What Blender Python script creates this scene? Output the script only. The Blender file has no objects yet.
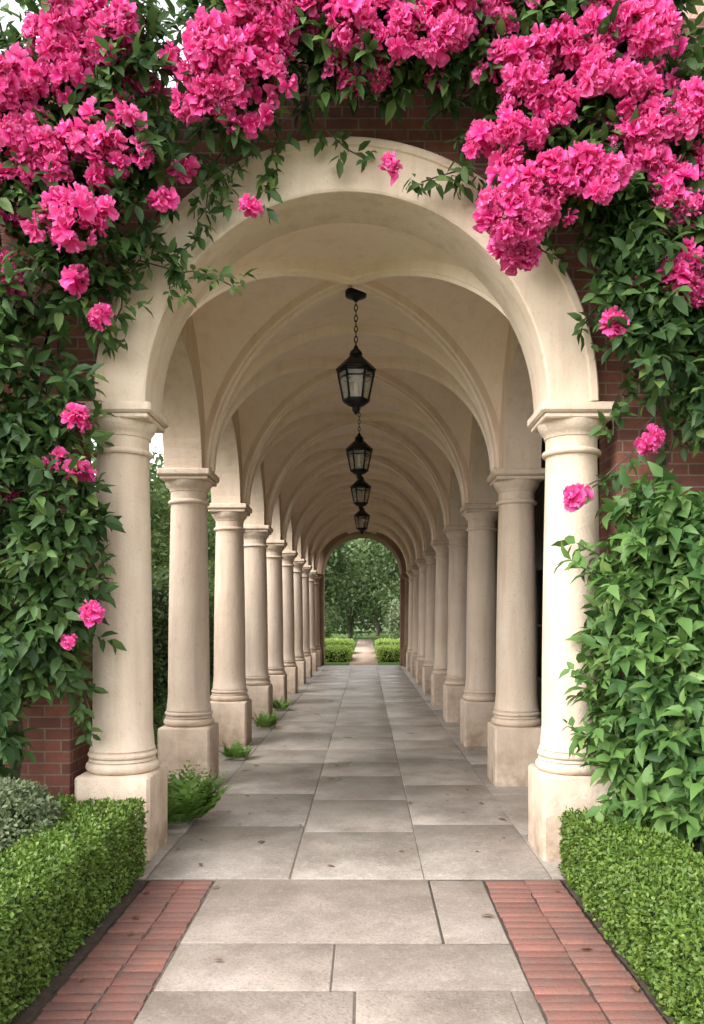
import bpy, bmesh, math, random
import numpy as np
from mathutils import Vector
rng = np.random.default_rng(11); random.seed(5)
SC = bpy.context.scene; COL = SC.collection
R = math.radians
F = 800.0; CH = 1.545; VX = 366.0; HY = 618.0
def at(px, py, d): return np.array([(px-VX)/F*d, d, CH+(HY-py)/F*d])
# ------------------------------------------------------------------ materials
def mixn(nt, fac, a, b, blend='MIX'):
    m = nt.nodes.new('ShaderNodeMix'); m.data_type = 'RGBA'; m.blend_type = blend
    for i, v in ((0, fac), (6, a), (7, b)):
        if hasattr(v, 'is_linked'): nt.links.new(v, m.inputs[i])
        elif i == 0: m.inputs[0].default_value = v
        else: m.inputs[i].default_value = (*v, 1)
    return m.outputs[2]
def newmat(name):
    m = bpy.data.materials.new(name); m.use_nodes = True
    nt = m.node_tree; return m, nt, nt.nodes['Principled BSDF']
def noise(nt, vec, scale, detail=4, rough=.55):
    n = nt.nodes.new('ShaderNodeTexNoise'); n.inputs['Scale'].default_value = scale
    n.inputs['Detail'].default_value = detail; n.inputs['Roughness'].default_value = rough
    if vec is not None: nt.links.new(vec, n.inputs['Vector'])
    return n.outputs['Fac']
def pos(nt): return nt.nodes.new('ShaderNodeNewGeometry').outputs['Position']
def ramp(nt, fac, a, b, ca=0., cb=1.):
    r = nt.nodes.new('ShaderNodeMapRange'); nt.links.new(fac, r.inputs[0])
    r.inputs[1].default_value = a; r.inputs[2].default_value = b
    r.inputs[3].default_value = ca; r.inputs[4].default_value = cb
    return r.outputs[0]
def bump(nt, p, h, strength, dist=.01):
    b = nt.nodes.new('ShaderNodeBump'); b.inputs['Strength'].default_value = strength
    b.inputs['Distance'].default_value = dist
    nt.links.new(h, b.inputs['Height']); nt.links.new(b.outputs[0], p.inputs['Normal'])
def math_(nt, op, a, b):
    m = nt.nodes.new('ShaderNodeMath'); m.operation = op
    for i, v in enumerate((a, b)):
        if hasattr(v, 'is_linked'): nt.links.new(v, m.inputs[i])
        else: m.inputs[i].default_value = v
    return m.outputs[0]
def mapped(nt, p, s):
    m = nt.nodes.new('ShaderNodeMapping'); nt.links.new(p, m.inputs['Vector']); m.inputs['Scale'].default_value = s
    return m.outputs[0]
def stucco(name, c1, c2, grime, rough=.85, grimy=.95, bs=.5):
    m, nt, p = newmat(name); P = pos(nt)
    a = mixn(nt, ramp(nt, noise(nt, P, 1.7, 6), .35, .65), c1, c2)
    streak = ramp(nt, noise(nt, mapped(nt, P, (9, 9, .9)), 1.0, 5), .48, .75, 0, .45)
    a = mixn(nt, streak, a, grime)
    spots = ramp(nt, noise(nt, P, 14, 6, .7), .58, .78, 0, .55)
    a = mixn(nt, spots, a, grime)
    specks = ramp(nt, noise(nt, P, 55, 3, .6), .64, .72, 0, .4)
    a = mixn(nt, specks, a, tuple(x*.6 for x in grime))
    sep = nt.nodes.new('ShaderNodeSeparateXYZ'); nt.links.new(P, sep.inputs[0])
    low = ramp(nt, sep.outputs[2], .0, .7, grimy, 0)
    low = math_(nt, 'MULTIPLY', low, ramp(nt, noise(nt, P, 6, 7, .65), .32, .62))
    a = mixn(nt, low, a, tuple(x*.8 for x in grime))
    nt.links.new(a, p.inputs['Base Color']); p.inputs['Roughness'].default_value = rough
    p.inputs['Specular IOR Level'].default_value = .3
    h = math_(nt, 'ADD', noise(nt, P, 60, 5, .65), math_(nt, 'MULTIPLY', noise(nt, P, 9, 4), 1.6))
    bump(nt, p, h, bs, .012)
    return m
M = {}
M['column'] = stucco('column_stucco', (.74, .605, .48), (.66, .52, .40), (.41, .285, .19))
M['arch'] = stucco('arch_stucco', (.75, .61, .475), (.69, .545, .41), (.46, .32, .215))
M['vault'] = stucco('vault_plaster', (.90, .745, .595), (.87, .705, .55), (.70, .54, .40), grimy=.2, bs=.22)
M['rib'] = stucco('rib_plaster', (.92, .77, .625), (.88, .72, .57), (.70, .53, .40), grimy=.2, bs=.22)
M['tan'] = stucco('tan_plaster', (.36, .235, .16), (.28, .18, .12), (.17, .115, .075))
def brickmat(name, c1, c2, mortar, bw=.215, rh=.075):
    m, nt, p = newmat(name); P = pos(nt)
    sep = nt.nodes.new('ShaderNodeSeparateXYZ'); nt.links.new(P, sep.inputs[0])
    cmb = nt.nodes.new('ShaderNodeCombineXYZ')
    nt.links.new(math_(nt, 'ADD', sep.outputs[0], sep.outputs[1]), cmb.inputs[0]); nt.links.new(sep.outputs[2], cmb.inputs[1])
    b = nt.nodes.new('ShaderNodeTexBrick'); nt.links.new(cmb.outputs[0], b.inputs['Vector'])
    b.inputs['Scale'].default_value = 1; b.inputs['Brick Width'].default_value = bw; b.inputs['Row Height'].default_value = rh
    b.inputs['Mortar Size'].default_value = .006; b.inputs['Mortar Smooth'].default_value = .3
    b.inputs['Color1'].default_value = (*c1, 1); b.inputs['Color2'].default_value = (*c2, 1); b.inputs['Mortar'].default_value = (*mortar, 1)
    a = mixn(nt, ramp(nt, noise(nt, P, 7, 6, .7), .4, .75, 0, .6), b.outputs['Color'], tuple(x*.45 for x in c2))
    nt.links.new(a, p.inputs['Base Color']); p.inputs['Roughness'].default_value = .9
    h = math_(nt, 'SUBTRACT', math_(nt, 'MULTIPLY', noise(nt, P, 40, 4), .4), b.outputs['Fac'])
    bump(nt, p, h, .7, .008)
    return m
M['brick'] = brickmat('dark_brick', (.30, .105, .068), (.17, .065, .047), (.28, .215, .165))
M['lightbrick'] = brickmat('rose_brick', (.42, .22, .17), (.33, .16, .125), (.44, .36, .30))
def tinted(name, c1, c2, grime, rough=(.4, .75), bs=.4, sc=1., gf=.75, big=.5):
    m, nt, p = newmat(name); P = pos(nt)
    at_ = nt.nodes.new('ShaderNodeAttribute'); at_.attribute_name = 'tint'
    s = nt.nodes.new('ShaderNodeSeparateColor'); nt.links.new(at_.outputs['Color'], s.inputs[0])
    a = mixn(nt, s.outputs[0], c1, c2)
    a = mixn(nt, ramp(nt, noise(nt, P, 2.7*sc, 9, .68), .42, .70, 0, gf), a, grime)
    a = mixn(nt, ramp(nt, noise(nt, P, .9, 8, .62), .46, .64, 0, big), a, tuple(x*.8 for x in grime))
    a = mixn(nt, ramp(nt, noise(nt, P, 60*sc, 5, .75), .48, .70, 0, .65), a, tuple(x*.55 for x in grime))
    a = mixn(nt, ramp(nt, noise(nt, P, 22*sc, 6, .75), .52, .76, 0, .45), a, tuple(min(1, x*1.3) for x in c1))
    nt.links.new(a, p.inputs['Base Color'])
    nt.links.new(ramp(nt, noise(nt, P, 2.3, 5), .3, .7, *rough), p.inputs['Roughness'])
    bump(nt, p, math_(nt, 'ADD', noise(nt, P, 70, 5), noise(nt, P, 8, 5)), bs, .006)
    return m
M['slab'] = tinted('flagstone', (.40, .335, .28), (.30, .25, .215), (.195, .155, .125), (.5, .8), .6, 1., .85, .65)
M['floor'] = tinted('worn_flagstone', (.45, .395, .345), (.33, .29, .255), (.20, .165, .138), (.25, .55), .5, 1., .85, .75)
M['paver'] = tinted('brick_paver', (.29, .118, .088), (.16, .066, .052), (.15, .098, .082), (.7, .95), .7, 3, .9, .4)
def plain(name, c, rough=.6, metal=0, sc=20, var=.35):
    m, nt, p = newmat(name); P = pos(nt)
    a = mixn(nt, ramp(nt, noise(nt, P, sc, 5), .35, .7), c, tuple(x*(1-var) for x in c))
    nt.links.new(a, p.inputs['Base Color']); p.inputs['Roughness'].default_value = rough; p.inputs['Metallic'].default_value = metal
    bump(nt, p, noise(nt, P, sc*3, 4), .25, .004)
    return m
M['joint'] = plain('joint_sand', (.22, .18, .145), .95)
M['soil'] = plain('bark_soil', (.075, .05, .035), .95, 0, 30, .6)
M['iron'] = plain('black_iron', (.012, .012, .013), .42, .6)
M['gravel'] = plain('path_gravel', (.50, .36, .28), .95, 0, 4, .3)
M['bark'] = plain('bark', (.10, .075, .055), .9, 0, 12, .5)
M['stem'] = plain('green_stem', (.06, .065, .03), .8)
M['core'] = plain('hedge_core', (.018, .032, .010), .95)
M['roof'] = plain('roof_slate', (.10, .085, .08), .8)
M['dark'] = plain('dark_wood', (.06, .04, .03), .5)
M['pane'] = plain('window_glass', (.02, .024, .028), .08)
M['dead'] = plain('dry_leaf', (.17, .085, .045), .8)
m, nt, p = newmat('lawn'); P = pos(nt)
a = mixn(nt, ramp(nt, noise(nt, P, .6, 6), .35, .65), (.12, .19, .045), (.08, .14, .035))
a = mixn(nt, ramp(nt, noise(nt, P, 25, 5, .7), .4, .7), a, (.05, .085, .02))
nt.links.new(a, p.inputs['Base Color']); p.inputs['Roughness'].default_value = .95; bump(nt, p, noise(nt, P, 60, 4), .8, .03); M['lawn'] = m
m, nt, p = newmat('lantern_glass'); tr = nt.nodes.new('ShaderNodeBsdfTransparent'); mx = nt.nodes.new('ShaderNodeMixShader')
tr.inputs[0].default_value = (.85, .84, .80, 1); p.inputs['Base Color'].default_value = (.5, .48, .43, 1); p.inputs['Roughness'].default_value = .15
nt.links.new(ramp(nt, noise(nt, pos(nt), 9, 3), .3, .7, .25, .45), mx.inputs[0]); nt.links.new(tr.outputs[0], mx.inputs[1]); nt.links.new(p.outputs[0], mx.inputs[2])
nt.links.new(mx.outputs[0], nt.nodes['Material Output'].inputs[0]); M['glass'] = m
def leafmat(name, dark, light, yellow, rough=.42, trans=.25, spec=.4):
    m, nt, p = newmat(name)
    at_ = nt.nodes.new('ShaderNodeAttribute'); at_.attribute_name = 'tint'
    s = nt.nodes.new('ShaderNodeSeparateColor'); nt.links.new(at_.outputs['Color'], s.inputs[0])
    a = mixn(nt, s.outputs[0], dark, light); a = mixn(nt, s.outputs[1], a, yellow)
    nt.links.new(a, p.inputs['Base Color']); p.inputs['Roughness'].default_value = rough; p.inputs['Specular IOR Level'].default_value = spec
    t = nt.nodes.new('ShaderNodeBsdfTranslucent'); nt.links.new(a, t.inputs[0])
    mx = nt.nodes.new('ShaderNodeMixShader'); mx.inputs[0].default_value = trans
    nt.links.new(p.outputs[0], mx.inputs[1]); nt.links.new(t.outputs[0], mx.inputs[2]); nt.links.new(mx.outputs[0], nt.nodes['Material Output'].inputs[0])
    return m
M['vine'] = leafmat('vine_leaf', (.026, .062, .018), (.092, .17, .045), (.16, .23, .055), .5, .3, .3)
M['shrub'] = leafmat('shrub_leaf', (.045, .11, .028), (.13, .24, .06), (.20, .29, .08), .48, .28, .3)
M['fern'] = leafmat('fern_leaf', (.10, .20, .04), (.20, .34, .07), (.26, .38, .10), .5, .35, .3)
M['box'] = leafmat('box_leaf', (.056, .108, .017), (.145, .235, .033), (.25, .33, .06), .5)
M['lime'] = leafmat('far_hedge_leaf', (.22, .33, .055), (.36, .48, .10), (.42, .50, .13), .6)
M['grey'] = leafmat('grey_leaf', (.09, .125, .055), (.20, .24, .125), (.25, .28, .15), .6)
M['tree'] = leafmat('tree_leaf', (.055, .10, .028), (.14, .215, .06), (.20, .26, .08), .55, .35)
M['fartree'] = leafmat('far_tree_leaf', (.055, .095, .034), (.18, .25, .095), (.25, .31, .125), .6, .4)
M['petal'] = leafmat('petal', (.68, .013, .20), (.87, .055, .34), (.94, .26, .54), .65, .32, .12)
# ------------------------------------------------------------------ mesh helpers
def wl(o):
    v = np.zeros(3)
    while o is not None: v += np.array(o.location); o = o.parent
    return v
def link(name, me, mat, parent=None, origin=None):
    o = bpy.data.objects.new(name, me); COL.objects.link(o)
    if mat: me.materials.append(mat)
    pw = wl(parent) if parent else np.zeros(3)
    if origin is None: origin = pw
    origin = np.array(origin, float)
    n = len(me.vertices); co = np.empty(n*3, np.float32); me.vertices.foreach_get('co', co)
    co = (co.reshape(-1, 3)-origin).astype(np.float32); me.vertices.foreach_set('co', co.ravel())
    o.parent = parent; o.location = origin-pw
    return o
def npmesh(name, V, loops, totals, tint=None, smooth=False):
    me = bpy.data.meshes.new(name)
    me.vertices.add(len(V)); me.vertices.foreach_set('co', np.asarray(V, np.float32).ravel())
    me.loops.add(len(loops)); me.loops.foreach_set('vertex_index', np.asarray(loops, np.int32))
    st = np.concatenate(([0], np.cumsum(totals)[:-1])).astype(np.int32)
    me.polygons.add(len(totals)); me.polygons.foreach_set('loop_start', st)
    if smooth: me.polygons.foreach_set('use_smooth', np.ones(len(totals), bool))
    me.update(calc_edges=True); me.validate()
    if tint is not None:
        c = me.color_attributes.new('tint', 'FLOAT_COLOR', 'POINT')
        t = np.ones((len(V), 4), np.float32); t[:, :tint.shape[1]] = tint; c.data.foreach_set('color', t.ravel())
    return me
class MB:
    def __init__(s): s.v = []; s.f = []; s.t = []
    def add(s, vs, fs, t=0.5):
        b = len(s.v); s.v += [tuple(x) for x in vs]; s.f += [tuple(i+b for i in f) for f in fs]; s.t += [t]*len(vs)
    def box(s, x0, x1, y0, y1, z0, z1, b=0., t=.5, jit=0.):
        if b <= 0:
            s.add([(x, y, z) for z in (z0, z1) for y in (y0, y1) for x in (x0, x1)],
                  [(0, 2, 3, 1), (4, 5, 7, 6), (0, 1, 5, 4), (2, 6, 7, 3), (0, 4, 6, 2), (1, 3, 7, 5)], t); return
        cs = [random.uniform(-jit, jit) for _ in range(8)]
        def ring(i, z):
            x0_, x1_, y0_, y1_ = x0+i+cs[0], x1-i+cs[1], y0+i+cs[2], y1-i+cs[3]
            c = b if i < b else b*.4
            return [(x0_+c, y0_, z), (x1_-c, y0_+cs[4], z), (x1_, y0_+c+cs[4], z), (x1_, y1_-c+cs[5], z), (x1_-c, y1_+cs[5], z), (x0_+c, y1_, z), (x0_, y1_-c, z), (x0_, y0_+c, z)]
        L = [ring(b, z0), ring(0, z0+b), ring(0, z1-b), ring(b*.35, z1-b*.35), ring(b, z1)]
        vs = sum(L, []); fs = [tuple(range(7, -1, -1)), tuple(range(32, 40))]
        for k in range(4):
            for i in range(8): fs.append((k*8+i, k*8+(i+1) % 8, k*8+8+(i+1) % 8, k*8+8+i))
        s.add(vs, fs, t)
    def tube(s, pts, rad, n=8, cap=True, t=.5):
        pts = [np.array(p, float) for p in pts]; m_ = len(pts)
        if not hasattr(rad, '__len__'): rad = [rad]*m_
        vs = []
        for i, p_ in enumerate(pts):
            d = pts[min(i+1, m_-1)]-pts[max(i-1, 0)]; d = d/(np.linalg.norm(d)+1e-9)
            u = np.cross(d, (0, 0, 1) if abs(d[2]) < .9 else (1, 0, 0)); u /= np.linalg.norm(u); w = np.cross(d, u)
            for k in range(n):
                a_ = 2*math.pi*k/n; vs.append(p_+rad[i]*(math.cos(a_)*u+math.sin(a_)*w))
        fs = [(i*n+k, i*n+(k+1) % n, (i+1)*n+(k+1) % n, (i+1)*n+k) for i in range(m_-1) for k in range(n)]
        if cap: fs += [tuple(range(n-1, -1, -1)), tuple(range((m_-1)*n, m_*n))]
        s.add(vs, fs, t)
    def revolve(s, prof, c=(0, 0), n=40, t=.5, rot=0):
        vs = [(c[0]+r*math.cos(2*math.pi*k/n+rot), c[1]+r*math.sin(2*math.pi*k/n+rot), z) for r, z in prof for k in range(n)]
        m_ = len(prof); fs = [(i*n+k, i*n+(k+1) % n, (i+1)*n+(k+1) % n, (i+1)*n+k) for i in range(m_-1) for k in range(n)]
        fs += [tuple(range(n-1, -1, -1)), tuple(range((m_-1)*n, m_*n))]
        s.add(vs, fs, t)
    def sweep(s, frames, prof, closed_ends=True, t=.5):
        n = len(prof); vs = []
        for p_, a_, b_ in frames:
            for q in prof: vs.append(np.array(p_)+q[0]*np.array(a_)+q[1]*np.array(b_))
        m_ = len(frames); fs = [(i*n+k, i*n+(k+1) % n, (i+1)*n+(k+1) % n, (i+1)*n+k) for i in range(m_-1) for k in range(n)]
        if closed_ends: fs += [tuple(range(n-1, -1, -1)), tuple(range((m_-1)*n, m_*n))]
        s.add(vs, fs, t)
    def build(s, name, mat, parent=None, origin=None, smooth=None):
        tot = [len(f) for f in s.f]; loops = [i for f in s.f for i in f]
        tt = np.array(s.t, np.float32)[:, None]; tt = np.hstack([tt, np.zeros((len(tt), 2), np.float32)])
        me = npmesh(name, np.array(s.v), loops, tot, tt)
        bm = bmesh.new(); bm.from_mesh(me); bmesh.ops.recalc_face_normals(bm, faces=bm.faces); bm.to_mesh(me); bm.free()
        if smooth:
            me.polygons.foreach_set('use_smooth', np.ones(len(me.polygons), bool)); me.set_sharp_from_angle(angle=R(smooth))
        return link(name, me, mat, parent, origin)
def prism(name, poly, axis, a0, a1, mat, parent):
    bm = bmesh.new()
    vs = [bm.verts.new((u, a0, w) if axis == 'y' else (a0, u, w)) for u, w in poly]
    f = bm.faces.new(vs); r = bmesh.ops.extrude_face_region(bm, geom=[f])
    d = a1-a0
    for e in r['geom']:
        if isinstance(e, bmesh.types.BMVert): e.co += Vector((0, d, 0) if axis == 'y' else (d, 0, 0))
    bmesh.ops.recalc_face_normals(bm, faces=bm.faces)
    me = bpy.data.meshes.new(name); bm.to_mesh(me); bm.free()
    return link(name, me, mat, parent)
def empty(name, loc, label, cat, group=None):
    o = bpy.data.objects.new(name, None); COL.objects.link(o); o.location = loc; o.empty_display_size = .2
    return tag(o, label, cat, group)
def tag(o, label, cat, group=None, kind=None):
    o['label'] = label; o['category'] = cat
    if group: o['group'] = group
    if kind: o['kind'] = kind
    return o
def struct(o, label, cat): return tag(o, label, cat, None, 'structure')
# leaf templates
LEAF = (np.array([(0, 0, 0), (0, .33, -.03), (0, .68, -.05), (0, 1, -.16), (-.21, .30, .05), (-.18, .64, .02), (.21, .30, .05), (.18, .64, .02)], float),
        [(0, 1, 4), (0, 6, 1), (1, 2, 5, 4), (1, 6, 7, 2), (2, 3, 5), (2, 7, 3)])
POINTED = (np.array([(0, 0, 0), (0, .30, -.02), (0, .62, -.05), (0, 1, -.22), (-.25, .30, .05), (-.16, .64, .01), (.25, .30, .05), (.16, .64, .01)], float), LEAF[1])
SMALL = (np.array([(0, 0, 0), (-.3, .5, .09), (0, 1, -.05), (.3, .5, .09), (0, .5, 0)], float), [(0, 4, 1), (4, 2, 1), (0, 3, 4), (4, 3, 2)])
def nrmz(a): return a/(np.linalg.norm(a, axis=-1, keepdims=True)+1e-9)
def scatter(tmpl, P, ax, nm, sc, tint, vt=None):
    tv, tf = tmpl; ax = nrmz(ax); x = nrmz(np.cross(ax, nm)); n = np.cross(x, ax)
    sc = np.asarray(sc, float); sc = sc[:, None] if sc.ndim == 1 else sc
    V = P[:, None, :]+(tv[None, :, 0, None]*x[:, None]+tv[None, :, 1, None]*ax[:, None]+tv[None, :, 2, None]*n[:, None])*sc[:, None, :]
    N, k = len(P), len(tv)
    lo = np.array([i for f in tf for i in f]); tot = np.array([len(f) for f in tf])
    loops = (lo[None]+np.arange(N)[:, None]*k).ravel()
    T = np.repeat(tint[:, None, :], k, 1)
    if vt is not None: T = T.copy(); T[:, :, 1] = np.clip(T[:, :, 1]*.4+vt[None], 0, 1)
    return V.reshape(-1, 3), loops, np.tile(tot, N), T.reshape(-1, T.shape[-1])
def cat(parts):
    V, L, T, C = [], [], [], []; b = 0
    for v, l, t, c in parts: V.append(v); L.append(l+b); T.append(t); C.append(c); b += len(v)
    return np.vstack(V), np.concatenate(L), np.concatenate(T), np.vstack(C)
def leaves(name, parts, mat, parent=None, origin=None, smooth=False):
    V, L, T, C = cat(parts); return link(name, npmesh(name, V, L, T, C, smooth), mat, parent, origin)
def tints(n, base=None, spread=.5, yel=.12):
    r = rng.random(n)*spread+(0.5-spread/2 if base is None else base-spread/2)
    g = np.where(rng.random(n) < yel, rng.random(n)*.8, 0)
    return np.stack([np.clip(r, 0, 1), g], 1)
def sprigs(P, out, nl, L, leaf, tbase, droop=.35, tmpl=LEAF, sj=.55):
    N = len(P); s = nrmz(out+rng.normal(0, sj, (N, 3))+np.array([0, 0, -droop]))
    j = np.arange(nl); tt = (j+.5)/nl
    ref = nrmz(np.cross(s, rng.normal(0, 1, (N, 3)))); bi = np.cross(s, ref)
    ang = j*2.4; rad = np.cos(ang)[None, :, None]*ref[:, None]+np.sin(ang)[None, :, None]*bi[:, None]
    p = P[:, None]+s[:, None]*(tt[None, :, None]*L)
    ax = s[:, None]*(.45+.5*tt[None, :, None])+rad*.85+np.array([0, 0, -.25])
    nm = np.array([0, 0, .75])+out[:, None]*.75+rng.normal(0, .45, (N, nl, 3))
    sc = leaf*(.55+.65*rng.random((N, nl)))
    tb = np.repeat(tbase[:, None], nl, 1).ravel()
    t = tints(N*nl, None, 0, .14); t[:, 0] = np.clip(tb+rng.normal(0, .18, N*nl), 0, 1)
    return scatter(tmpl, p.reshape(-1, 3), ax.reshape(-1, 3), nm.reshape(-1, 3), sc.ravel(), t)
# ------------------------------------------------------------------ camera, light
cam = bpy.data.cameras.new('camera'); co = bpy.data.objects.new('camera', cam); COL.objects.link(co)
co.location = (0, 0, CH); co.rotation_euler = (R(90), 0, 0)
cam.sensor_width = 36; cam.lens = F/1024*36; cam.shift_x = (352-VX)/1024; cam.shift_y = (HY-512)/1024; cam.clip_end = 500; cam.clip_start = .05
SC.camera = co
sdir = Vector((-.62, -.50, .80)).normalized()
sl = bpy.data.lights.new('sun', 'SUN'); sl.energy = .8; sl.angle = R(25); sl.color = (1, .94, .86)
so = bpy.data.objects.new('sun', sl); COL.objects.link(so); so.rotation_euler = sdir.to_track_quat('Z', 'Y').to_euler(); so.location = (-5, -6, 12)
w = bpy.data.worlds.new('World'); SC.world = w; w.use_nodes = True; nt = w.node_tree
sky = nt.nodes.new('ShaderNodeTexSky'); sky.sky_type = 'NISHITA'; sky.sun_disc = False
sky.sun_elevation = math.asin(sdir.z); sky.sun_rotation = math.atan2(sdir.x, sdir.y); sky.air_density = 1.2; sky.dust_density = 3
hs = nt.nodes.new('ShaderNodeHueSaturation'); hs.inputs['Saturation'].default_value = .08; hs.inputs['Value'].default_value = 3.9
nt.links.new(sky.outputs[0], hs.inputs['Color']); nt.links.new(hs.outputs[0], nt.nodes['Background'].inputs[0])
nt.nodes['Background'].inputs[1].default_value = .15
SC.view_settings.view_transform = 'Standard'; SC.view_settings.look = 'None'; SC.view_settings.exposure = 0
# ------------------------------------------------------------------ setting
b = MB(); b.box(-150, 150, -30, 260, -.3, -.03); struct(b.build('ground', M['lawn']), 'green lawn spreading around the arcade', 'lawn')
def slabs(rects, zt, gap=.004, bev=.006, jit=.0015, cj=.0):
    b = MB()
    for x0, x1, y0, y1 in rects:
        j = random.uniform(-jit, jit)
        b.box(x0+gap, x1-gap, y0+gap, y1-gap, zt-.045, zt+j, bev, random.random(), cj)
    return b
b = MB(); b.box(-1.285, 1.155, -3, 4.73, -.08, -.006); struct(b.build('path_bed', M['joint']), 'dark sandy joints beneath the front paving', 'path')
rows = [(4.715, 3.80, [-.89, .37, .69]), (3.80, 3.32, [-.89, -.15, .69]), (3.32, 2.72, [-.89, -.045, .60, .69]), (2.72, 2.1, [-.89, -.3, .69])]
y = 2.1
while y > -2.8: rows.append((y, y-.62, [-.89, random.uniform(-.4, .3), .69])); y -= .62
rects = [(xs[i], xs[i+1], y1, y0) for y0, y1, xs in rows for i in range(len(xs)-1)]
struct(slabs(rects, 0, .0035, .005, .002, .004).build('path', M['slab'], smooth=30), 'pale rectangular flagstones leading up to the arch', 'path')
def edging(x0, x1, label):
    r = []; y = 4.71; h = (x0+x1)/2+.01
    while y > -2.8:
        for a_, c_ in ((x0, h), (h, x1)):
            o_ = random.uniform(-.005, .005); r.append((a_+o_, c_+o_, y-.071, y+random.uniform(-.002, .002)))
        y -= .071
    struct(slabs(r, .001, .003, .004, .003, .002).build('brick_edging', M['paver'], smooth=30), label, 'brick edging')
edging(-1.275, -.895, 'red brick strip between left hedge and flagstones'); edging(.695, 1.145, 'red brick strip between right hedge and flagstones')
b = MB(); b.box(-2.03, 1.80, 4.732, 26.1, -.09, -.004); struct(b.build('floor_bed', M['joint']), 'dark joints beneath the arcade floor', 'floor')
rects = []
for x0, x1, off in ((-2.02, -1.3, 0), (-1.3, -.45, .0), (-.45, .345, .0), (.345, 1.1, .0), (1.1, 1.79, .2)):
    y = 4.735
    while y < 26.0:
        L = random.uniform(.75, 1.5)
        if y < 4.8: L = random.uniform(.95, 1.25)
        y1 = min(y+L, 26.08); rects.append((x0, x1, y, y1)); y = y1
struct(slabs(rects, .004, .003, .005, .0018, .004).build('arcade_floor', M['floor'], smooth=30), 'worn grey flagstone floor running through the arcade', 'floor')
for x0, x1, l in ((-3.6, -1.287, 'dark soil bed under the left hedges'), (1.157, 2.95, 'dark soil bed under the right hedge and shrub')):
    b = MB(); ys = np.linspace(-2, 5.2, 70); xs = np.linspace(x0, x1, 14)
    vs = [(x, y, -.012+random.uniform(-.008, .012)) for y in ys for x in xs]
    b.add(vs, [(i*14+k, i*14+k+1, (i+1)*14+k+1, (i+1)*14+k) for i in range(69) for k in range(13)])
    struct(b.build('garden_bed', M['soil']), l, 'soil bed')
b = MB(); b.box(-.56, .42, 26.11, 60, -.06, -.02); struct(b.build('garden_path', M['gravel']), 'tan gravel path continuing beyond the far arch', 'path')
# ------------------------------------------------------------------ arcade
CX = -.125; HW = 1.485; HWI = 1.545; ZS = 2.92; Y0 = 5.30; BAY = 2.25; NB = 9; RV = 1.39; ZF = 1.045
arc = empty('arcade', (CX, Y0, 0), 'cream vaulted arcade with round columns behind the flowered arch', 'arcade')
def arcpts(c, r, zs, n=48, z_r=None):
    return [(c-r*math.cos(math.pi*i/n), zs+(z_r or r)*math.sin(math.pi*i/n)) for i in range(n+1)]
fac = [(-3.7, -.1), (-1.93, -.1), (-1.93, ZS)]+arcpts(CX, 1.59, ZS, 48, 1.59*ZF)+[(1.64, ZS), (1.64, -.1), (2.93, -.1), (2.93, 5.45), (-1.0, 5.45), (-1.0, 5.0), (-3.7, 5.0)]
prism('brick_facade', fac, 'y', 5.21, 5.62, M['brick'], arc)
def roundrect(w0, w1, d0, d1, c, n=4):
    out = []
    for (cx, cy, a0) in ((w1-c, d1-c, 0), (w0+c, d1-c, 90), (w0+c, d0+c, 180), (w1-c, d0+c, 270)):
        for i in range(n+1):
            a_ = R(a0+90*i/n); out.append((cx+c*math.cos(a_), cy+c*math.sin(a_)))
    return out
def ringframes(y, n=72, zf=1.):
    return [((CX, y, ZS), (-math.cos(t), 0, zf*math.sin(t)), (0, 1, 0)) for t in np.linspace(0, math.pi, n)]
ap = [(1.60, .42), (1.285, .42), (1.275, .41), (1.275, .022), (1.28, .008), (1.292, .0), (1.535, .0), (1.545, -.004), (1.552, -.018), (1.59, -.022), (1.60, -.012)]
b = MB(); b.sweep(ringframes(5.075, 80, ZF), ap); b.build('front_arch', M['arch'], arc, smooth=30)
K = 40; b = MB()
us = np.sin(np.linspace(-math.pi/2, math.pi/2, K+1))
for k in range(NB):
    yc = Y0+BAY*(k+.5); hb = BAY/2
    vs = []
    for v in us:
        for u in us: vs.append((CX+RV*u, yc+hb*v, ZS+RV*math.sqrt(max(0, 1-min(abs(u), abs(v))**2))))
    fs = []
    for i in range(K):
        for j in range(K):
            a_, b_, c_, d_ = i*(K+1)+j, i*(K+1)+j+1, (i+1)*(K+1)+j+1, (i+1)*(K+1)+j
            if (us[i]+us[i+1])*(us[j]+us[j+1]) > 0: fs += [(a_, b_, c_), (a_, c_, d_)]
            else: fs += [(a_, b_, d_), (b_, c_, d_)]
    b.add(vs, fs)
b.build('vault', M['vault'], arc, smooth=14)
rp = [(-.038, -.03), (-.038, .055), (-.032, .066), (-.022, .070), (-.018, .098), (.018, .098), (.022, .070), (.032, .066), (.038, .055), (.038, -.03)]
for k in range(NB):
    yc = Y0+BAY*(k+.5)
    for sg in (1, -1):
        fr = []
        for t in np.linspace(-math.pi/2*.985, math.pi/2*.985, 56):
            u = math.sin(t); p_ = (CX+RV*u, yc+sg*BAY/2*u, ZS+RV*math.cos(t))
            inn = nrmz(np.array([-RV*u*.75, -sg*BAY/2*u*.75, -RV*math.cos(t)])); side = nrmz(np.array([-sg*BAY/2, RV, 0]))
            fr.append((p_, side, inn))
        b = MB(); b.sweep(fr, rp); b.build('diagonal_rib', M['rib'], arc, smooth=25)
for k in range(1, NB):
    b = MB(); b.sweep(ringframes(Y0+BAY*k, 60), roundrect(RV-.085, RV+.05, -.038, .038, .010, 2)); b.build('transverse_rib', M['rib'], arc, smooth=35)
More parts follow.
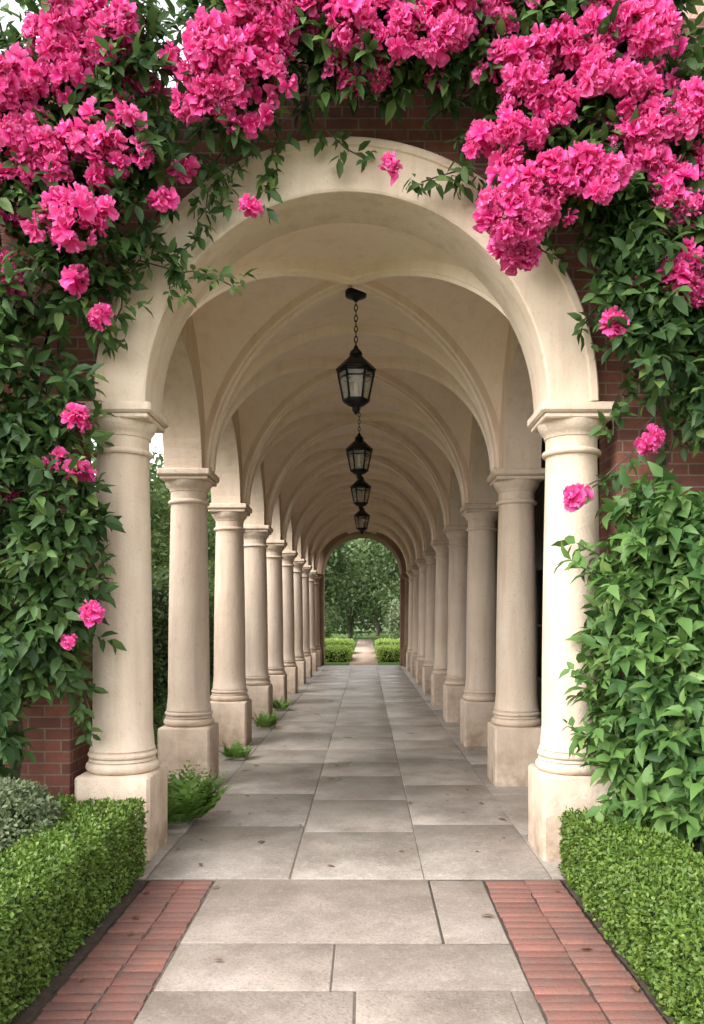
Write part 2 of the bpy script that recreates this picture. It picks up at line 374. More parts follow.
for sx, x0, x1 in ((-1, CX-1.73, CX-1.382), (1, CX+1.382, CX+1.73)):
    poly = [(5.49, ZS)]
    for k in range(NB): poly += arcpts(Y0+BAY*(k+.5), .91, ZS, 32)
    poly += [(25.74, ZS), (25.74, 4.46), (5.49, 4.46)]
    prism('side_arches', poly, 'x', x0, x1, M['arch'], arc)
b = MB(); b.box(-2.05, 1.72, 5.63, 26.2, 4.47, 4.62); b.build('roof', M['roof'], arc)  # unseen cover above the thin vault, added to block light
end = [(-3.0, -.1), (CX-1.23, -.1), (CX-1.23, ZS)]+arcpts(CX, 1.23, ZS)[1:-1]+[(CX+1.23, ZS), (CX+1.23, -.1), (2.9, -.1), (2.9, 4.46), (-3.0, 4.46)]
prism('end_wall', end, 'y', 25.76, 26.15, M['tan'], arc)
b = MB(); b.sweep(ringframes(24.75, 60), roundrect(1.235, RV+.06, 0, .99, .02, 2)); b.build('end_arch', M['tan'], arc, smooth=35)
# columns
def shaftprof():
    pr = []
    for i in range(15):
        t = i/14; pr.append((.193-.026*(t**1.8), .70+t*(2.60-.70)))
    return [(.212, .685), (.204, .70)]+pr[1:]+[(.171, 2.615)]
cb = MB(); cb.revolve(shaftprof(), n=48)
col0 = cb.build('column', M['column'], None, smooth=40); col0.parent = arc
b = MB(); b.box(-.24, .24, -.24, .24, -.03, .54, .02); pl = b.build('plinth', M['column'], None, smooth=35); pl.parent = col0
b = MB()
def torus_prof(r, z0, z1, n=8): h = (z1-z0)/2; return [(r+h*math.cos(a_), (z0+z1)/2+h*math.sin(a_)) for a_ in np.linspace(-math.pi/2, math.pi/2, n)]
b.revolve([(.19, .538)]+torus_prof(.200, .541, .611)+[(.216, .615), (.212, .632)]+torus_prof(.202, .634, .674, 6)+[(.197, .684), (.192, .69)], n=48)
ba = b.build('base_moulding', M['column'], None, smooth=40); ba.parent = col0
b = MB(); b.revolve([(.15, 2.60)]+torus_prof(.173, 2.605, 2.645, 6)+[(.168, 2.65), (.168, 2.72), (.176, 2.725), (.180, 2.745), (.190, 2.755), (.205, 2.775), (.217, 2.805), (.22, 2.82), (.19, 2.822)], n=48)
b.box(-.222, .222, -.222, .222, 2.818, 2.852, .008); b.box(-.245, .245, -.245, .245, 2.853, ZS-.002, .014)
ca = b.build('capital', M['column'], None, smooth=35); ca.parent = col0
colpos = [(s*(HW if k == 0 else HWI), BAY*k) for k in range(NB+1) for s in (-1, 1)]
for i, (x, yy) in enumerate(colpos):
    if i == 0: col0.location = (x, yy, 0); continue
    c = col0.copy(); COL.objects.link(c); c.parent = arc; c.location = (x, yy, 0)
    for ch in (pl, ba, ca):
        d = ch.copy(); COL.objects.link(d); d.parent = c
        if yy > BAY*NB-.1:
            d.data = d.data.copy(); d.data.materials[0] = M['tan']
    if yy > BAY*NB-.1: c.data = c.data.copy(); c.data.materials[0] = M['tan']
# lanterns
def lantern(loc, label):
    r = empty('lantern', loc, label, 'lantern', 'lanterns hanging along the vault')
    b = MB(); b.revolve([(.012, -.075), (.022, -.065), (.035, -.05), (.07, -.04), (.088, -.03), (.09, -.012), (.09, .012)], n=28); b.build('ceiling_rose', M['iron'], None, smooth=40).parent = r
    b = MB(); n = 9; L = .40/n
    for i in range(n):
        zc = -.06-L*(i+.5); pts = []
        for k in range(13):
            a_ = 2*math.pi*k/12; u = .014*math.cos(a_); z = zc+.030*math.sin(a_)
            pts.append((u, 0, z) if i % 2 else (0, u, z))
        b.tube(pts, .0045, 5, False)
    b.build('chain', M['iron'], None, smooth=60).parent = r
    H = 6
    b = MB(); b.revolve([(.008, -.44), (.018, -.455), (.022, -.47), (.05, -.50), (.055, -.52), (.04, -.53)], n=16)
    b.revolve([(.05, -.525), (.06, -.54), (.10, -.575), (.168, -.64), (.172, -.655), (.15, -.66)], n=H)
    b.build('lantern_roof', M['iron'], None).parent = r
    zt, zb, rt, rb = -.66, -.91, .155, .105
    P6 = lambda k, rr, z: np.array([rr*math.cos(2*math.pi*k/H), rr*math.sin(2*math.pi*k/H), z])
    b = MB()
    for k in range(H):
        b.tube([P6(k, rt, zt), P6(k, rb, zb)], .010, 6); b.tube([P6(k, rt, zt-.012), P6(k+1, rt, zt-.012)], .009, 6); b.tube([P6(k, rb, zb), P6(k+1, rb, zb)], .012, 6)
        b.tube([P6(k, rt-.012, zt-.06), P6(k+1, rt-.012, zt-.06)], .005, 5)
    b.build('frame', M['iron'], None).parent = r
    for k in range(H):
        b = MB(); q = .96; b.add([P6(k, rt*q, zt), P6(k+1, rt*q, zt), P6(k+1, rb*q, zb), P6(k, rb*q, zb)], [(0, 1, 2, 3)]); b.build('glass_pane', M['glass'], None).parent = r
    b = MB(); b.revolve([(.108, -.905), (.112, -.92), (.07, -.95), (.03, -.965), (.035, -.985), (.02, -1.01), (.004, -1.03)], n=12); b.build('finial', M['iron'], None).parent = r
    b = MB(); b.tube([(0, 0, -.92), (0, 0, -.76)], .018, 10); b.tube([(0, 0, -.76), (0, 0, -.735), (0, 0, -.70)], [.014, .02, .004], 10); b.build('candle', M['rib'], None, smooth=50).parent = r
zl = ZS+RV-.022
for yy, l in ((6.75, 'large black iron lantern nearest the front arch, hanging on a chain'), (9.95, 'second black iron lantern from the front, half the nearest one in size'),
              (12.8, 'third black iron lantern from the front, small under the vault'), (16.4, 'farthest small black lantern, just above the far arch')):
    lantern((CX+.04, yy, zl), l)
# ------------------------------------------------------------------ brick building on the right
bd = empty('brick_building', (2.95, 5.25, 0), 'rose brick building rising behind the right side of the arcade', 'building')
b = MB(); b.box(2.95, 8, 5.25, 27, -.1, 12); b.build('wall', M['lightbrick'], bd)
b = MB(); b.box(1.73, 2.94, 5.63, 26.9, 4.30, 4.42); b.build('passage_shade_slab', M['roof'], bd)  # unseen slab added over the gap to keep the passage dark
b = MB(); b.box(2.925, 2.945, 5.63, 26.9, -.1, 4.29); b.build('dark_panelling', M['dark'], bd)
b = MB(); b.box(2.85, 8.1, 5.15, 27.1, 12.002, 12.2); b.build('roof', M['roof'], bd)
for yy in (7.6, 10, 12.4, 14.8, 17.2):
    b = MB()
    for a0, a1, z0, z1 in ((0, .06, .5, 2.4), (1.04, 1.1, .5, 2.4), (.06, 1.04, .5, .56), (.06, 1.04, 2.34, 2.4), (.53, .57, .56, 2.34), (.06, .53, 1.4, 1.44), (.57, 1.04, 1.4, 1.44)):
        b.box(2.87, 2.922, yy+a0, yy+a1, z0, z1)
    wf = b.build('window', M['dark'], bd)
    b = MB(); b.box(2.90, 2.912, yy+.06, yy+1.04, .56, 2.34); o = b.build('pane', M['pane'], None, origin=wl(bd)); o.parent = wf; o.location = (0, 0, 0)
# ------------------------------------------------------------------ vines
def inpoly(px, py, poly):
    n = len(poly); ins = np.zeros(len(px), bool); j = n-1
    for i in range(n):
        xi, yi = poly[i]; xj, yj = poly[j]
        c = ((yi > py) != (yj > py)) & (px < (xj-xi)*(py-yi)/(yj-yi+1e-9)+xi); ins ^= c; j = i
    return ins
DV = 4.95
def vine_mass(poly, ncl, nsp, rcl=30):
    xs = [p[0] for p in poly]; ys = [p[1] for p in poly]
    px = rng.uniform(min(xs), max(xs), ncl*8); py = rng.uniform(min(ys), max(ys), ncl*8)
    k = inpoly(px, py, poly) & ~((py < 40) & (px > 140) & (px < 205)) & ~((px < 30) & (py < 60)) & ~((px > 660) & (py < 95)); px, py = px[k][:ncl], py[k][:ncl]
    P = []; O = []; T = []
    for x, y in zip(px, py):
        r = rcl*rng.uniform(.6, 1.25)/166; c = at(x, y, DV); c[1] = rng.uniform(4.76, 5.02); tb = rng.uniform(.1, .9)
        u = nrmz(rng.normal(0, 1, (nsp, 3))); u[:, 1] = -abs(u[:, 1]); rr = rng.random(nsp)**.4
        p_ = c+u*rr[:, None]*r*np.array([1, .9, 1]); o = u*.7+np.array([0, -.5, .1])
        P.append(p_); O.append(o); T.append(np.full(nsp, tb)+rng.normal(0, .1, nsp))
    P = np.vstack(P); P[:, 1] = np.minimum(P[:, 1], 5.13); return P, np.vstack(O), np.concatenate(T)
def strand(pts, d, step=.05):
    W = np.array([at(x, y, d) for x, y in pts]); out = []
    for a_, c_ in zip(W[:-1], W[1:]):
        n = max(2, int(np.linalg.norm(c_-a_)/step)); out += [a_+(c_-a_)*i/n for i in range(n)]
    P = np.array(out)+rng.normal(0, .02, (len(out), 3)); return P
def blossom(seed):
    r_ = np.random.default_rng(seed); V, Fc, G = [], [], []
    NU = 5; rowsv = ((.04, .06), (.38, .24), (.68, .43), (.90, .42), (1.04, .20))
    for n, rad, tilt, off in ((5, 1., .15, 0), (4, .74, .6, .5)):
        for k in range(n):
            a_ = 2*math.pi*(k+off)/n+r_.normal(0, .2); tl = tilt+r_.normal(0, .28); base = len(V); rd = rad*r_.uniform(.75, 1.2); ph = r_.uniform(0, 6)
            tw = r_.normal(0, .4)
            for i, (v, wd) in enumerate(rowsv):
                for j in range(NU):
                    u = (j-2)/2; z = .12*u*u*v+.15*v*v*math.sin(u*5.5+ph)+(r_.normal(0, .045) if i > 1 else 0)+tw*u*wd*v
                    x = u*wd*rd; yy = rd*(v+(r_.normal(0, .045) if i > 2 else 0)-.06*u*u*(i == 4))
                    bend = -.35*v*v if n == 5 else -.1*v*v
                    cy = yy*math.cos(tl)-z*math.sin(tl); cz = yy*math.sin(tl)+z*math.cos(tl)+bend*rd*.6+.18*v
                    V.append((x*math.cos(a_)-cy*math.sin(a_), x*math.sin(a_)+cy*math.cos(a_), cz)); G.append(max(0, (v-.45))*.9)
            for i in range(len(rowsv)-1):
                for j in range(NU-1): q = base+i*NU+j; Fc.append((q, q+1, q+NU+1, q+NU))
    return (np.array(V), Fc), np.array(G)
BL = [blossom(s) for s in range(6)]
def cluster(c, r, parent):
    parts = []; C_ = [(np.zeros(3), r*.5)]
    if r > .11:
        nl = 4+int(r/.05)
        for k in range(nl):
            u = nrmz(rng.normal(0, 1, 3)); u[1] = -abs(u[1])*.8; C_.append((u*r*rng.uniform(.45, .9)*np.array([1.25, .8, 1]), r*rng.uniform(.28, .46)))
    P, N_ = [], []
    for cc, rr in C_:
        n = max(5, int((rr/.052)**2*1.9)); u = nrmz(rng.normal(0, 1, (n, 3))+np.array([0, -.55, .25]))
        P.append(c+cc+u*rr*rng.uniform(.55, 1.15, (n, 1))); N_.append(nrmz(u+nrmz(cc+1e-6)*.5+np.array([0, -.35, .2])+rng.normal(0, .4, (n, 3))))
    if r > .13:
        n = int(r*26); u = nrmz(rng.normal(0, 1, (n, 3))); u[:, 1] = -abs(u[:, 1])*.6; P.append(c+u*r*rng.uniform(.85, 1.2, (n, 1))); N_.append(nrmz(u+rng.normal(0, .4, (n, 3))))
    P = np.vstack(P); N_ = np.vstack(N_); n = len(P)
    ax = np.cross(N_, rng.normal(0, 1, (n, 3))); w_ = rng.integers(0, 6, n); tb = rng.uniform(.4, .75)
    bs = min(.064, r*.85)
    for q in range(6):
        k = w_ == q
        if k.any():
            t = tints(k.sum(), tb, .8, .35); parts.append(scatter(BL[q][0], P[k], ax[k], N_[k], bs*rng.uniform(.7, 1.25, k.sum()), t, BL[q][1]))
    return leaves('flower_cluster', parts, M['petal'], parent, c, True)
def vine(name, loc, label, polys, strands, stems, flowers):
    r = empty(name, loc, label, 'climbing plant'); parts = []
    for poly, ncl, nsp, rc in polys:
        P, O, T = vine_mass(poly, ncl, nsp, rc); parts.append(sprigs(P, O, 7, .18, .128, T))
    sb = MB()
    for pts, d in strands:
        P = strand(pts, d); O = np.tile(np.array([0, -.6, -.1]), (len(P), 1)); parts.append(sprigs(P, O, 4, .08, .105, np.full(len(P), .55), .5))
        sb.tube(P[::2] if len(P) > 4 else P, .005, 5)
    leaves('foliage', parts, M['vine'], r)
    for pts in stems: sb.tube([np.array(q[:3]) for q in pts], [q[3] for q in pts], 7)
    sb.build('stem', M['bark'], r, smooth=60)
    for x, y, rp_ in flowers:
        d = 4.60 if rp_ > 22 else 4.70
        d += rng.uniform(-.08, .08)
        cluster(at(x, y, d), rp_*d/F*(.97 if rp_ > 17 else 1.04), r)
    return r
polyL = [(-70, 10), (40, -40), (310, -60), (310, 60), (300, 92), (262, 105), (225, 132), (190, 172), (156, 220), (128, 262), (108, 320), (92, 355), (80, 400), (76, 480), (84, 540), (78, 620), (68, 680), (54, 730), (36, 785), (-70, 800)]
polyM = [(300, -60), (360, -60), (360, 85), (330, 86), (300, 90)]
polyM2 = [(360, -60), (480, -60), (480, 85), (455, 92), (420, 80), (360, 86)]
polyR = [(480, -60), (680, -60), (680, 90), (760, 100), (760, 450), (700, 440), (675, 415), (650, 390), (628, 350), (610, 300), (590, 240), (560, 205), (520, 160), (480, 125), (470, 60)]
vine('climbing_vine', (-2.4, 5.05, 0), 'pink flowering climber covering the brick left of the arch',
     [(polyL, 215, 9, 29), (polyM, 30, 9, 25)],
     [([(228, 140), (208, 190), (195, 240), (160, 285)], 4.97), ([(275, 112), (276, 165), (258, 212)], 4.97), ([(262, 112), (240, 150), (222, 190)], 4.97), ([(140, 262), (195, 272), (250, 285)], 4.95), ([(100, 325), (130, 352)], 4.95), ([(80, 480), (112, 585)], 4.95),
      ([(90, 560), (75, 640), (62, 700)], 5.0), ([(300, 95), (330, 140), (370, 162)], 4.97), ([(160, 235), (178, 268), (186, 300)], 4.97), ([(205, 160), (225, 185), (236, 215)], 4.97), ([(70, 640), (88, 690), (82, 740)], 5.0), ([(150, 225), (120, 290), (112, 330)], 4.95)],
     [[(-2.3, 5.1, -.03, .035), (-2.2, 5.08, .8, .03), (-2.35, 5.06, 1.8, .026), (-2.15, 5.08, 2.8, .022), (-1.9, 5.1, 3.9, .018), (-1.2, 5.1, 4.7, .014), (-.3, 5.05, 4.95, .008)],
      [(-2.7, 5.1, -.03, .03), (-2.65, 5.06, 1.2, .026), (-2.5, 5.08, 2.6, .02), (-2.6, 5.08, 3.8, .016), (-2.2, 5.05, 4.9, .01)]],
     [(50, 26, 24), (72, 66, 36), (14, 84, 26), (106, 36, 29), (134, 28, 18), (130, 64, 20), (236, 80, 52), (280, 42, 32), (200, 98, 26), (216, 48, 27), (155, 92, 15), (103, 146, 33), (101, 181, 18), (48, 167, 27), (78, 220, 33), (18, 226, 18), (34, 118, 18), (172, 62, 16), (120, 108, 14),
      (4, 290, 21), (100, 315, 16), (78, 283, 12), (162, 203, 12), (182, 170, 12), (250, 212, 19), (2, 180, 13), (4, 262, 12), (10, 140, 23), (78, 418, 16), (60, 464, 12), (81, 474, 12), (93, 612, 12), (70, 641, 8), (8, 495, 9), (294, 10, 24), (340, 24, 33), (332, 66, 15), (388, 172, 16), (252, 4, 23), (312, 44, 16), (-30, 90, 40), (-30, 200, 30)])
vine('climbing_vine', (2.2, 5.05, 0), 'pink flowering climber spilling over the right side of arch',
     [(polyM2, 46, 9, 25), (polyR, 190, 9, 29)],
     [([(470, 95), (440, 110), (420, 125)], 4.97), ([(505, 165), (470, 172), (435, 182), (400, 178)], 4.95), ([(600, 300), (580, 345)], 4.95), ([(660, 410), (620, 470), (580, 498)], 4.97), ([(680, 420), (660, 480), (640, 520)], 5.0), ([(470, 110), (462, 150), (468, 188)], 4.97), ([(630, 370), (612, 420), (606, 450)], 5.0), ([(500, 170), (520, 230), (560, 265)], 4.97)],
     [[(2.1, 5.1, -.03, .035), (2.0, 5.08, .9, .03), (1.85, 5.06, 2.0, .026), (1.9, 5.08, 2.9, .022), (1.6, 5.1, 3.9, .018), (1.0, 5.1, 4.7, .014), (.2, 5.05, 4.95, .008)]],
     [(385, 6, 29), (366, 76, 20), (410, 40, 26), (450, 24, 29), (492, 12, 21), (435, 82, 11), (518, 72, 35), (560, 52, 29), (606, 32, 36), (652, 36, 31), (618, 80, 28), (505, 138, 34), (552, 108, 23), (588, 186, 31), (538, 200, 40), (508, 218, 24), (512, 252, 20), (640, 128, 27), (690, 114, 25), (652, 168, 22), (694, 160, 17), (674, 200, 26), (600, 128, 15), (478, 58, 15),
      (685, 282, 28), (615, 326, 16), (634, 290, 10), (652, 438, 14), (575, 499, 14), (668, 84, 15), (740, 180, 35), (560, -10, 29)])
# ------------------------------------------------------------------ shrubs and hedges
r = empty('leafy_shrub', (2.0, 4.75, 0), 'tall fresh green leafy shrub beside the right front column', 'shrub')
n = 1150; ph = rng.random(n)*2*math.pi; zz = rng.random(n)**.85; wob = .80+.45*np.sin(zz*9+ph*2)*np.cos(ph*3+zz*5)
rad = (.36+.30*np.sin(np.clip(zz*1.0+.15, 0, 1)*math.pi)**.7)*wob*rng.random(n)**.3
P = np.stack([1.98+rad*np.cos(ph)*1.08, 4.75+rad*np.sin(ph)*.70, .15+zz*2.1], 1)
O = np.stack([np.cos(ph), np.sin(ph)*.8-.3, .2+0*ph], 1)
tb = np.clip(.48+.40*np.sin(zz*13+ph*3)+rng.normal(0, .18, n), 0, 1)
parts = [sprigs(P, O, 7, .19, .138, tb, .25, POINTED)]
b = MB()
for k in range(34):
    a_ = rng.uniform(math.pi*.80, math.pi*1.9); z_ = rng.uniform(.3, 2.15); rr = .44
    p0 = np.array([1.98+rr*math.cos(a_), 4.75+rr*math.sin(a_)*.7, z_]); o_ = np.array([math.cos(a_)*1., math.sin(a_)*.6, .55])
    p1 = p0+nrmz(o_)*rng.uniform(.20, .36); q = np.linspace(0, 1, 5)[:, None]*(p1-p0)+p0
    b.tube(q, [.006, .005, .005, .004, .003], 5)
    parts.append(sprigs(q, np.tile(o_, (5, 1)), 3, .06, .125, np.full(5, .8), .2, POINTED, .25))
leaves('foliage', parts, M['shrub'], r)
for k in range(11):
    a_ = k*2.4; e = np.array([2.0+.4*math.cos(a_), 4.75+.26*math.sin(a_), 1.2+.9*random.random()])
    s0 = np.array([2.0+.06*math.cos(a_), 4.75+.06*math.sin(a_), -.03]); b.tube([s0, (s0*.5+e*.5)+np.array([.05*math.sin(k), 0, .15]), e], [.014, .010, .005], 6)
b.build('stem', M['stem'], r, smooth=60)
def surf_leaves(P, Nn, size, base, spread=.55, jit=.7, yel=.12):
    n = len(P); ax = nrmz(Nn*.6+rng.normal(0, jit, (n, 3))); nm = Nn+rng.normal(0, .5, (n, 3))+np.array([0, 0, .3])
    t = tints(n, .5, spread, yel); t[:, 0] = np.clip(t[:, 0]+base-.5, 0, 1)
    return scatter(SMALL, P, ax, nm, size*rng.uniform(.65, 1.25, n), t)
def box_hedge(x0, x1, y0, y1, h, n, size, mat, label, cat_='hedge', group=None, rr=.05):
    o = empty('box_hedge', ((x0+x1)/2, (y0+y1)/2, 0), label, cat_, group)
    b = MB(); q = min(.05, .1*h); b.box(x0+q, x1-q, y0+q, y1-q, -.03, h-q, .04); b.build('hedge_core', M['core'], o)
    ax_ = np.array([(y1-y0)*(x1-x0), (y1-y0)*h, (y1-y0)*h, (x1-x0)*h, (x1-x0)*h]); f = rng.choice(5, n, p=ax_/ax_.sum())
    u, v = rng.random(n), rng.random(n); X = x0+u*(x1-x0); Y = y0+v*(y1-y0); Z = np.full(n, h); N_ = np.tile([0., 0, 1], (n, 1))
    for q_, nx, ny in ((1, -1, 0), (2, 1, 0), (3, 0, -1), (4, 0, 1)):
        k = f == q_; Z[k] = rng.random(k.sum())*h
        if nx: X[k] = x0 if nx < 0 else x1
        else: Y[k] = y0 if ny < 0 else y1
        N_[k] = (nx, ny, 0)
    P = np.stack([X, Y, Z], 1)
    lo = np.array([x0+rr, y0+rr, -1]); hi = np.array([x1-rr, y1-rr, h-rr]); c = np.clip(P, lo, hi); dd = P-c
    N2 = nrmz(dd); P = c+N2*rr
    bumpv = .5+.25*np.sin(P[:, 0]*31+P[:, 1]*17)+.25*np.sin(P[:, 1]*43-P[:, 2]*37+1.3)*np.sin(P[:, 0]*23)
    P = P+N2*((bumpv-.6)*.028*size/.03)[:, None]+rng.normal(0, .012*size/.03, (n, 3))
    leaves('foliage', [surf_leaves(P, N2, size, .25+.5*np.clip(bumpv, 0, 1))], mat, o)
    return o
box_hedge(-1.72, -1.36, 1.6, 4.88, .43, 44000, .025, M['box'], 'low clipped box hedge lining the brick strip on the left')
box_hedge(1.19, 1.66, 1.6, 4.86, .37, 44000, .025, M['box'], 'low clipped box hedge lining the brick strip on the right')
box_hedge(-2.6, -1.80, 4.62, 5.0, .42, 9000, .03, M['box'], 'short clipped hedge behind the grey ball shrub')
o = empty('ball_shrub', (-1.99, 4.30, 0), 'rounded grey green ball shrub behind the left hedge', 'shrub')
n = 13000; u = nrmz(rng.normal(0, 1, (n, 3))); c = np.array([-1.99, 4.30, .32]); bb = 1+.06*np.sin(u[:, 0]*9)*np.sin(u[:, 2]*11+u[:, 1]*7)
leaves('foliage', [surf_leaves(c+u*(.33*bb+rng.normal(0, .012, n))[:, None], u, .030, .5)], M['grey'], o)
b = MB(); b.tube([(-1.99, 4.30, -.03), (-1.99, 4.30, .3)], .03, 7); b.build('stem', M['bark'], o)
def fern(x, y, h, n, label, spread=.25):
    o = empty('fern', (x, y, 0), label, 'plant'); a_ = rng.random(n)*2*math.pi; rr = rng.random(n)**.5*spread*.4
    P = np.stack([x+rr*np.cos(a_), y+rr*np.sin(a_), np.full(n, .0)], 1); parts = []
    lean = rng.uniform(.25, 1.0, n)
    ax = np.stack([np.cos(a_)*lean, np.sin(a_)*lean, np.ones(n)], 1); nm = np.stack([-np.cos(a_)*.3, -np.sin(a_)*.3, lean], 1)
    S = h*rng.uniform(.5, 1.1, n)
    axn = nrmz(ax)
    for t in np.linspace(.15, 1, 9):
        q = P+axn*(S*t)[:, None]-np.array([0, 0, 1])*(S*t*t*.25*lean)[:, None]
        side = nrmz(np.cross(axn, nm))
        for sg in (-1, 1): parts.append(scatter(SMALL, q, side*sg+axn*.6, nm+rng.normal(0, .2, (n, 3)), S*.36*(1.15-t), tints(n, .65)))
    leaves('foliage', parts, M['fern'], o)
fern(-1.44, 6.0, .46, 90, 'bright green fern between the first two left columns', .42)
fern(-1.42, 8.75, .26, 26, 'small fern at the third left column base')
fern(-1.40, 11.2, .30, 26, 'small fern beside the fourth left column')
fern(-1.40, 13.3, .30, 24, 'tiny fern far down the left column row')
n = 9000; P = np.stack([rng.uniform(-3.3, -2.04, n), rng.uniform(5.7, 25.5, n), np.zeros(n)], 1); P[:, 2] = .02+rng.random(n)*.30*(.5+.5*np.sin(P[:, 0]*5+P[:, 1]*3)**2)
o = leaves('ground_cover', [surf_leaves(P, np.tile([0., 0, 1], (n, 1)), .10, .5)], M['tree']); tag(o, 'low leafy plants growing outside the left columns', 'ground cover', None, 'stuff')
o = empty('tall_hedge', (-4.0, 17, 0), 'tall green hedge running outside the left columns', 'hedge')
b = MB(); b.box(-4.4, -3.55, 6.2, 34, -.03, 2.1, .1); b.build('hedge_core', M['core'], o)
n = 28000; P = np.stack([np.full(n, -3.45), rng.uniform(6, 34, n), rng.random(n)*2.3], 1); P[:, 0] += .16*np.sin(P[:, 1]*2.1+P[:, 2]*2)+rng.normal(0, .11, n)
k = rng.random(n) < .2; P[k, 2] = 2.25+rng.normal(0, .14, k.sum()); P[k, 0] = rng.uniform(-4.5, -3.4, k.sum())
leaves('foliage', [surf_leaves(P, nrmz(np.tile([.8, -.3, .4], (n, 1))), .095, .45+.3*np.sin(P[:, 1]*1.7+P[:, 2]*3))], M['tree'], o)
# trees
def tree(x, y, h, rx, rz, zb, ncl, nper, size, mat, label, cat_='tree', tr=.16):
    o = empty('tree' if cat_ == 'tree' else 'round_shrub', (x, y, 0), label, cat_, 'trees in the garden' if cat_ == 'tree' else None)
    cz = zb+rz; C_ = nrmz(rng.normal(0, 1, (ncl, 3)))*(rng.random((ncl, 1))**.4)*np.array([rx, rx, rz])*.85+np.array([x, y, cz])
    P, N_, T = [], [], []
    for c in C_:
        rc = rng.uniform(.28, .5)*min(rx, rz); u = nrmz(rng.normal(0, 1, (nper, 3))); P.append(c+u*rc*(rng.random((nper, 1))**.35)*np.array([1.15, 1.15, .8])); N_.append(nrmz(u+np.array([0, 0, .5])))
        T.append(np.full(nper, rng.uniform(.05, .9)))
    P = np.vstack(P); N_ = np.vstack(N_); P[:, 2] = np.maximum(P[:, 2], .05)
    leaves('crown', [surf_leaves(P, N_, size, np.concatenate(T), .4)], mat, o)
    b = MB(); b.tube([(x, y, -.05), (x+.05, y, zb*.6), (x-.05, y, zb+rz*.5), (x, y, zb+rz*1.3)], [tr, tr*.8, tr*.5, tr*.15], 9)
    for c in C_[:7]: b.tube([(x-.03, y, zb*.8+.1), ((x+c[0])/2, (y+c[1])/2, (zb+c[2])/2+.2), tuple(c)], [tr*.4, tr*.25, tr*.08], 6)
    b.build('trunk', M['bark'], o, smooth=60)
TL = [(-5.6, 9.5, 5.2, 1.8, 2.2, 1.2, 'bushy tree seen between the brick pier and first left column'), (-6.2, 13.5, 6, 1.9, 2.0, 1.4, 'leafy tree above the tall hedge, outside the second left column'),
      (-6.0, 18, 6, 1.9, 2.2, 1.4, 'leafy tree above the tall hedge, outside the third left column'), (-6.0, 23, 6, 2.0, 2.7, 1.4, 'leafy tree over the hedge near the far left columns'), (-5.2, 29, 7, 2.3, 3.3, 1.2, 'green tree just past the left end of the arcade')]
for x, y, h, rx, rz, zb, l in TL: tree(x, y, h, rx, rz, zb, 30, 180, .18, M['tree'], l)
TF = [(-3.4, 44, 3.0, 3.8, .4, M['fartree'], 'tall green tree on the left beyond the far arch'), (-1.2, 60, 4.6, 5.4, .3, M['fartree'], 'green tree closing the view at the end of the path'), (4.0, 52, 3.6, 4.4, .3, M['fartree'], 'leafy tree on the right beyond the far arch'),
      (-7.5, 52, 4, 5, 1, M['tree'], 'broad tree far left beyond the arcade'), (6.5, 62, 4.5, 5, 1, M['tree'], 'broad tree far right beyond the arcade'), (1.0, 70, 5, 6.5, .5, M['tree'], 'tallest tree, standing behind the others at the end')]
for x, y, rx, rz, zb, mt, l in TF: tree(x, y, 8, rx, rz, zb, 60, 220, .30, mt, l, tr=.2)
tree(2.1, 41, 2, 1.25, 1.2, .1, 26, 170, .16, M['grey'], 'pale green rounded shrub right of the far path', 'shrub', .06)
tree(-2.6, 39, 2, 1.0, .9, .1, 20, 150, .15, M['tree'], 'deep green rounded shrub left of the far path', 'shrub', .06)
n = 30000; P = np.stack([rng.uniform(-70, 70, n), rng.uniform(80, 92, n), rng.random(n)**.8*14], 1); P[:, 2] *= .75+.25*np.sin(P[:, 0]*.35)
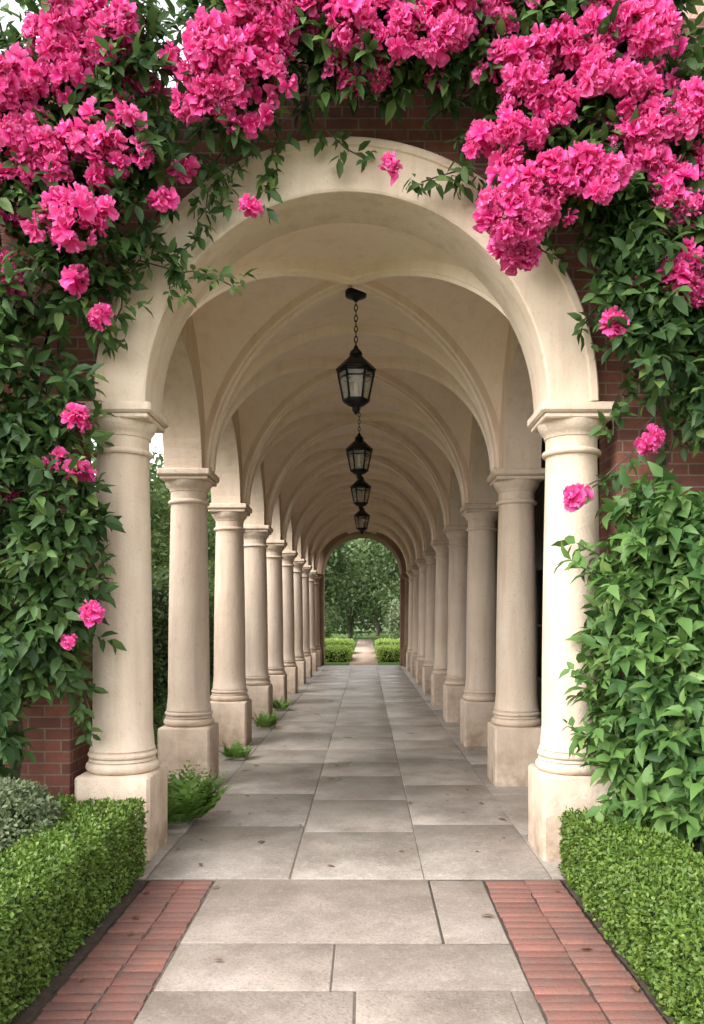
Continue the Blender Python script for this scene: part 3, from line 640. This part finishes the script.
o = leaves('woodland', [surf_leaves(P, nrmz(np.tile([0, -.8, .5], (n, 1))), 1.0, .45)], M['fartree']); tag(o, 'distant woodland closing the garden behind the trees', 'woodland', None, 'stuff')
for x0, x1, y0, y1, h, l in ((-1.5, -.62, 28.6, 31.2, .42, 'bright low clipped hedge left of the far path, nearest the arch'), (.48, 1.4, 28.6, 31.2, .42, 'bright low clipped hedge right of the far path, nearest the arch'),
                             (-2.4, -.62, 34.5, 37, .52, 'low clipped hedge left of the far path, farther back'), (.5, 2.6, 34.5, 37, .52, 'low clipped hedge right of the far path, farther back')):
    box_hedge(x0, x1, y0, y1, h, 6000, .075, M['lime'], l, 'hedge', 'clipped hedges beyond the far arch', .1)
spots = [at(222, 890, 4.55), (-.9, 6.2, 0), (-.75, 5.4, 0), (.8, 6.4, 0), (-1.05, 5.0, 0), (.3, 5.3, 0), (.95, 5.6, 0), (-.2, 7.2, 0), (.62, 4.2, 0), (-.6, 3.6, 0), (1.0, 7.9, 0), (-.95, 7.9, 0),
         (-1.2, 4.4, 0), (-1.15, 3.9, 0), (1.05, 4.5, 0), (1.0, 3.7, 0), (-1.2, 5.7, 0), (.95, 6.6, 0), (.9, 7.2, 0), (-1.1, 7.0, 0), (-1.18, 3.4, 0), (1.1, 3.3, 0), (.75, 5.1, 0), (-.5, 6.0, 0), (-1.23, 4.1, 0), (1.12, 4.15, 0),
         (-1.0, 5.9, 0), (-1.1, 6.4, 0), (-.8, 6.8, 0), (.85, 8.6, 0), (-1.2, 8.3, 0), (-1.0, 9.6, 0), (1.0, 6.1, 0), (-1.25, 5.3, 0), (.4, 6.6, 0), (-.3, 5.0, 0)]
for i, s_ in enumerate(spots):
    p_ = np.array([[s_[0]+rng.normal(0, .03), s_[1]+rng.normal(0, .05), .012]]); a_ = rng.normal(0, 1, (1, 3)); a_[:, 2] = .05
    o = leaves('fallen_leaf', [scatter(LEAF, p_, a_, np.array([[0, 0, 1.]]), np.array([.03+.05*random.random()]), np.array([[.5, 0]]))], M['dead'], None, p_[0])
    tag(o, 'small dry brown leaf lying on the flagstones', 'leaf', 'fallen leaves on the paving')
